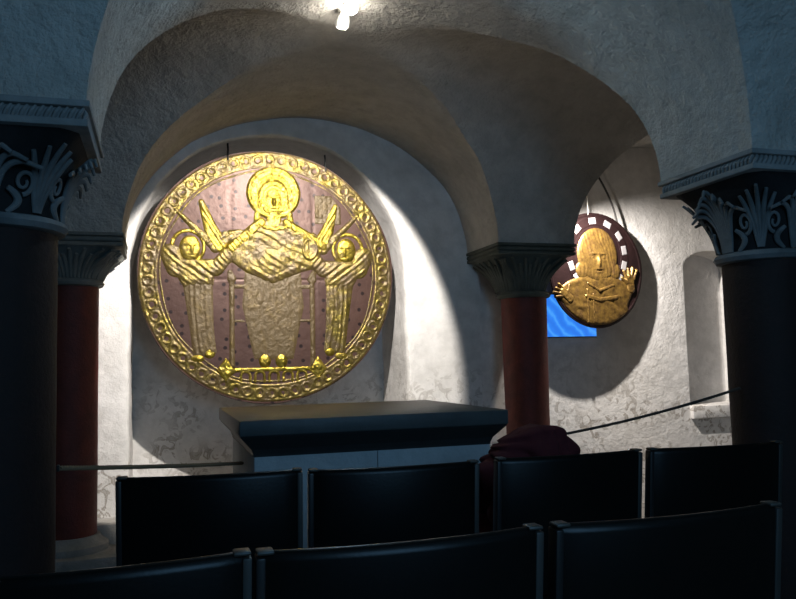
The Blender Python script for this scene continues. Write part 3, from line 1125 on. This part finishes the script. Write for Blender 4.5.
relief('stole', lambda X, Y: np.minimum(s_box(X, Y, -0.24, -0.62, 0.025, 0.30), s_box(X, Y, -0.12, -0.66, 0.02, 0.26)), 0.030, M['old_gold'], SMALL, SR, (-0.4, 0.0, -0.98, -0.25), 0.010, 0.02, rumple(0.003, 20, 2))
for sx, name in ((1, 'raised_hand'), (-1, 'lowered_hand')):
    def hand(X, Y, sx=sx):
        if sx > 0:
            d = s_cap(X, Y, 0.72, -0.32, 0.70, -0.16, 0.085, 0.095)
            for i, (ex, ey) in enumerate(((0.58, 0.0), (0.68, 0.04), (0.78, 0.06), (0.87, 0.02))):
                d = np.minimum(d, s_cap(X, Y, 0.64 + 0.05 * i, -0.14, ex, ey, 0.034, 0.024))
            d = np.minimum(d, s_cap(X, Y, 0.64, -0.22, 0.53, -0.12, 0.036, 0.026))
            return d
        d = s_cap(X, Y, -0.62, -0.50, -0.74, -0.40, 0.085, 0.085)
        for i, (ex, ey) in enumerate(((-0.82, -0.26), (-0.88, -0.33), (-0.91, -0.40), (-0.89, -0.47))):
            d = np.minimum(d, s_cap(X, Y, -0.72 - 0.02 * i, -0.36 - 0.035 * i, ex, ey, 0.032, 0.022))
        return np.minimum(d, s_cap(X, Y, -0.66, -0.40, -0.62, -0.27, 0.034, 0.024))
    relief(name, hand, 0.034, M['old_gold'], SMALL, SR, (0.45, 0.97, -0.45, 0.12) if sx > 0 else (-0.98, -0.5, -0.62, -0.2), 0.009, 0.035, rumple(0.003, 18, 4))
bm = bmesh.new()
tube(bm, [(-0.07, 0.0, 0.46), (-0.07, 0.0, 1.20)], 0.004, 6)
obj('hanging_wire', bm, M['wire'], SMALL)
bm = bmesh.new()
pts = []
for i in range(15):
    s = i / 14
    pts.append((0.27 - 0.33 * s ** 2.0, 0.03 + 0.02 * math.sin(PI * s), 0.375 + 0.60 * s))
tube(bm, pts, 0.0085, 8)
obj('hanging_cable', bm, M['cable'], SMALL)

# ------------------------------------------------------------------ glowing blue panel on the wall of the right bay
t = thing('light_panel', 'bright blue glowing rectangle on the back wall, half hidden by the small gilded disc', 'light panel', (3.33, WR - 0.02, EYE + 0.36))
bm = bmesh.new()
box(bm, (0, 0.008, 0), (0.50, 0.022, 0.37), 0.004)
obj('panel_frame', bm, M['black_metal'], t)
bm = bmesh.new()
box(bm, (0, -0.006, 0), (0.485, 0.012, 0.355), 0.002)
obj('panel_face', bm, M['blue'], t)


# ------------------------------------------------------------------ spot lamps
def spot_lamp(label, base, head, aim, base_dir, m, size=1.0):
    t = thing('spot_lamp', label, 'lamp', base)
    h = Vector(head) - Vector(base)
    d = (Vector(aim) - Vector(head)).normalized()
    bd_ = Vector(base_dir).normalized()
    bm = bmesh.new()
    tube(bm, [bd_ * 0.012, -bd_ * 0.018 * size], [0.034 * size, 0.030 * size], 20)
    obj('mount', bm, m, t)
    bm = bmesh.new()
    back = h - d * 0.075 * size
    tube(bm, [(0, 0, 0), (back) * 0.5 - bd_ * 0.01, back], 0.007 * size, 8)
    obj('arm', bm, m, t)
    bm = bmesh.new()
    tube(bm, [h - d * 0.085 * size, h - d * 0.07 * size, h - d * 0.03 * size, h - d * 0.018 * size], [0.020 * size, 0.030 * size, 0.038 * size, 0.040 * size], 24)
    obj('lamp_head', bm, m, t)
    bm = bmesh.new()
    tube(bm, [h - d * 0.018 * size, h - d * 0.012 * size], [0.034 * size, 0.033 * size], 24)
    obj('lens', bm, M['lens'], t)
    return t


spot_lamp('glaring spot lamp fixed at the crown of the vault above the big disc', (0.93, 3.87, SPR + RISE - 0.015), LAMP1, LAMP1_AIM, (0, 0, 1), M['white_paint'])
spot_lamp('small spot lamp hidden on the far side of the springer right of the altar', (3.055, 5.28, EYE + 1.33), LAMP2, LAMP2_AIM, (-1, 0, 0), M['white_paint'])

spot_lamp('added small white fill lamp at the vault crown turned back towards the chairs', (0.93, 3.71, SPR + RISE - 0.012), FILL_LAMP, FILL_LAMP_AIM, (0, 0, 1), M['white_paint'])  # body and bright lens of the added fill head
# ------------------------------------------------------------------ altar
AX0, AX1, AY0, AY1, AZ = 0.338, 1.635, 3.52, 4.74, EYE - 0.243
t = thing('altar_table', 'heavy altar block with a broad dark overhanging slab, in front of the big disc', 'altar', ((AX0 + AX1) / 2, (AY0 + AY1) / 2, 0))
bm = bmesh.new()
box(bm, (0, 0, AZ - 0.035), (AX1 - AX0, AY1 - AY0, 0.07), 0.006)
obj('slab', bm, M['altar_top'], t)
# sloping moulding under the slab
bm = bmesh.new()
hx1, hy1 = (AX1 - AX0) / 2 - 0.005, (AY1 - AY0) / 2 - 0.005
lv = []
for (ins, z) in ((0.0, AZ - 0.069), (0.004, AZ - 0.078), (0.055, AZ - 0.135), (0.064, AZ - 0.158), (0.066, AZ - 0.17)):
    lv.append([bm.verts.new((sx * (hx1 - ins), sy * (hy1 - ins), z)) for sx, sy in ((-1, -1), (1, -1), (1, 1), (-1, 1))])
for a, b in zip(lv, lv[1:]):
    for i in range(4):
        bm.faces.new((a[i], a[(i + 1) % 4], b[(i + 1) % 4], b[i]))
bm.faces.new(lv[0])
bm.faces.new(list(reversed(lv[-1])))
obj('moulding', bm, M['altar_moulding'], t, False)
for sx in (-1, 1):
    bm = bmesh.new()
    box(bm, (sx * (hx1 - 0.066) / 2, 0, (AZ - 0.165) / 2), (hx1 - 0.068, 2 * (hy1 - 0.066), AZ - 0.165), 0.004)
    obj('block', bm, M['altar_block'], t)


# ------------------------------------------------------------------ rope and cord
def sag(a, b, drop, n=40):
    a, b = Vector(a), Vector(b)
    return [a.lerp(b, i / n) - Vector((0, 0, drop * 4 * (i / n) * (1 - i / n))) for i in range(n + 1)]


def twisted(pts, r, m, pitch_, parent, name):
    bm = bmesh.new()
    dense = []
    for a, b in zip(pts, pts[1:]):
        for k in range(5):
            dense.append(a.lerp(b, k / 5))
    dense.append(pts[-1])
    length = 0.0
    fr = []
    for i, p in enumerate(dense):
        if i:
            length += (p - dense[i - 1]).length
        tt = (dense[min(i + 1, len(dense) - 1)] - dense[max(i - 1, 0)]).normalized()
        s = tt.cross(Vector((0, 0, 1))).normalized()
        q = s.cross(tt)
        fr.append((p, s, q, length))
    for k in range(3):
        tube(bm, [p + (s * math.cos(2 * PI * (l_ / pitch_ + k / 3)) + q * math.sin(2 * PI * (l_ / pitch_ + k / 3))) * r * 0.55 for p, s, q, l_ in fr], r * 0.58, 6)
    obj(name, bm, m, parent)


t = thing('barrier_rope', 'twisted brown hemp rope from the left column to the altar side', 'rope', (0, 0, 0))
twisted(sag((-0.325, 2.93, EYE - 0.335), (AX0 + 0.055, 3.95, EYE - 0.478), 0.004), 0.0085, M['hemp'], 0.04, t, 'strands')
bm = bmesh.new()
box(bm, (-0.330, 2.93, EYE - 0.335), (0.010, 0.022, 0.022), 0.003)
obj('fixing_plate', bm, M['iron'], t)
t = thing('barrier_rope', 'thin dark cord rising from behind the altar to the right column', 'rope', (0, 0, 0))
twisted(sag((2.482, 2.90, EYE - 0.150), (AX1 - 0.055, 3.60, EYE - 0.42), 0.03), 0.0065, M['dark_cord'], 0.035, t, 'strands')

# ------------------------------------------------------------------ chairs
CW = 0.522


def make_chair(label):
    """origin on the floor under the middle of the backrest; sitter looks along +Y"""
    t = thing('upholstered_chair', label, 'chair', group='rows of black chairs')
    # backrest: bowed panel, bulging towards the camera side in the middle
    n, mz = 24, 14
    z0, z1 = 0.50, 0.942
    th = 0.034
    bm = bmesh.new()
    front, back = [], []

    def yc(s):
        return -0.030 * (1 - (2 * s - 1) ** 2)
    hw = CW / 2 - 0.012
    sec = [(-th / 2, z0 + 0.012), (-th / 2, z1 - 0.018), (-th / 2 + 0.006, z1 - 0.005), (-th / 2 + 0.015, z1), (th / 2 - 0.012, z1 - 0.001), (th / 2 - 0.003, z1 - 0.009), (th / 2, z1 - 0.022), (th / 2 + 0.006, (z0 + z1) / 2), (th / 2, z0 + 0.012), (0, z0)]
    rings = []
    for i in range(n + 1):
        s = i / n
        x = -hw + 2 * hw * s
        lift = 0.0 * (2 * s - 1) ** 2
        ez = 1.0 if 0.02 < s < 0.98 else 0.82
        rings.append([bm.verts.new((x, yc(s) + y * ez + (z - 0.5) * -0.10, z + (lift if z > 0.7 else 0))) for y, z in sec])
    for a, b in zip(rings, rings[1:]):
        for k in range(len(sec)):
            bm.faces.new((a[k], a[(k + 1) % len(sec)], b[(k + 1) % len(sec)], b[k]))
    bm.faces.new(list(reversed(rings[0])))
    bm.faces.new(rings[-1])
    obj('backrest', bm, M['leather'], t, True, 40)
    # seat cushion
    bm = bmesh.new()
    box(bm, (0, 0.24, 0.445), (CW - 0.03, 0.46, 0.07), 0.025, 4)
    obj('seat', bm, M['leather'], t)
    bm = bmesh.new()
    for a, b in (((-0.22, 0.03), (0.22, 0.03)), ((-0.22, 0.44), (0.22, 0.44)), ((-0.22, 0.03), (-0.22, 0.44)), ((0.22, 0.03), (0.22, 0.44))):
        tube(bm, [(*a, 0.40), (*b, 0.40)], 0.012, 8)
    obj('seat_frame', bm, M['black_metal'], t)
    for sx in (-1, 1):
        bm = bmesh.new()
        xx = sx * (CW / 2 - 0.006)
        a, b = Vector((xx, 0.012, 0.42)), Vector((xx, -0.045, 0.934))
        mid = (a + b) / 2
        dirz = (b - a).normalized()
        rot = Vector((0, 0, 1)).rotation_difference(dirz).to_matrix()
        box(bm, mid, (0.016, 0.034, (b - a).length), 0.003, 2, rot)
        po = obj('back_post', bm, M['steel'] if sx > 0 else M['black_metal'], t)
        bm = bmesh.new()
        box(bm, b + Vector((-sx * 0.008, 0, 0.006)), (0.030, 0.034, 0.008), 0.004)
        obj('end_cap', bm, M['cap'], po)
        bm = bmesh.new()
        tube(bm, [(sx * 0.22, 0.0, 0.43), (sx * 0.225, -0.03, 0.20), (sx * 0.23, -0.07, 0.004)], 0.012, 10)
        obj('leg', bm, M['black_metal'], t)
        bm = bmesh.new()
        tube(bm, [(sx * 0.22, 0.43, 0.43), (sx * 0.225, 0.445, 0.20), (sx * 0.23, 0.46, 0.004)], 0.012, 10)
        obj('leg', bm, M['black_metal'], t)
    return t


def dup(root, loc, label, rotz=0.0):
    r = root.copy()
    COL.objects.link(r)
    r.location = loc
    r.rotation_euler = (0, 0, rotz)
    r['label'] = label
    for ch in list(root.children):
        c = ch.copy()
        COL.objects.link(c)
        c.parent = r
        for g in ch.children:
            d = g.copy()
            COL.objects.link(d)
            d.parent = c
    return r


chair = make_chair('black padded chair of the front row, at the lower left corner')
ROW1, ROW2 = 1.390, 2.345
chair.location = (-0.115, ROW1 + 0.005, 0)
bpy.context.view_layer.update()
for x, y, rz, lab in (
        (0.416, ROW1 - 0.005, 0.0, 'black padded chair of the front row, with the bluish glint on its top edge'),
        (0.966, ROW1, 0.02, 'black padded chair of the front row, its top rising below the right column'),
        (0.150, ROW2 + 0.055, -0.10, 'black padded chair of the second row, leftmost, before the hemp rope'),
        (0.683, ROW2 - 0.02, -0.06, 'black padded chair of the second row, directly before the altar'),
        (1.277, ROW2 - 0.01, 0.0, 'black padded chair of the second row, with the wine red coat behind it'),
        (1.835, ROW2 - 0.02, -0.04, 'black padded chair of the second row, rightmost, before the right column')):
    dup(chair, (x, y, 0), lab, rz)


# ------------------------------------------------------------------ coat
def coat():
    bm = bmesh.new()
    nu, nv = 96, 60
    cx, cy = 1.275, 2.56
    verts = []
    rings = []
    for j in range(nv + 1):
        s = j / nv
        z = 0.482 + (EYE - 0.232 - 0.482) * s
        # outline of the heap: narrower towards the top, leaning left below
        k = math.sqrt(max(0.0, 1 - max(0.0, (s - 0.62) / 0.38) ** 2.4)) if s > 0.62 else 1.0
        hw = 0.185 * k * (1 - 0.12 * s)
        hd = 0.125 * (0.35 + 0.65 * k)
        xo = cx - 0.03 * (1 - s) + 0.045 * max(0, s - 0.62)
        ring = []
        for i in range(nu):
            a = 2 * PI * i / nu
            c, sn = math.cos(a), math.sin(a)
            x = math.copysign(abs(c) ** 0.75, c) * hw
            y = math.copysign(abs(sn) ** 0.75, sn) * hd
            p = Vector((x, y, z))
            f = 0.040 * (abs(math.sin(4 * a + 7 * N3(p, 4.5, 1.0) + 8 * s)) ** 0.7 - 0.6) * (0.4 + k * 0.6) + 0.035 * N3(p, 8.0, 5.0) + 0.030 * (abs(math.sin(26 * x + 34 * z + 5 * N3(p, 6.0, 3.0))) ** 0.6 - 0.6)
            f *= 1 if s > 0.03 else 0
            rr = 1 + f / 0.15
            ring.append(bm.verts.new((xo + x * rr, cy + max(y * rr, -0.148), z + 0.018 * N3(p, 7.0, 11.0) * s)))
        rings.append(ring)
    for a, b in zip(rings, rings[1:]):
        for i in range(nu):
            bm.faces.new((a[i], a[(i + 1) % nu], b[(i + 1) % nu], b[i]))
    bm.faces.new(list(reversed(rings[0])))
    bm.faces.new(rings[-1])
    o = obj('coat', bm, M['wine'], None, True, None)
    return tag(o, 'crumpled wine red coat heaped on a chair beside the altar corner', 'coat')


coat()
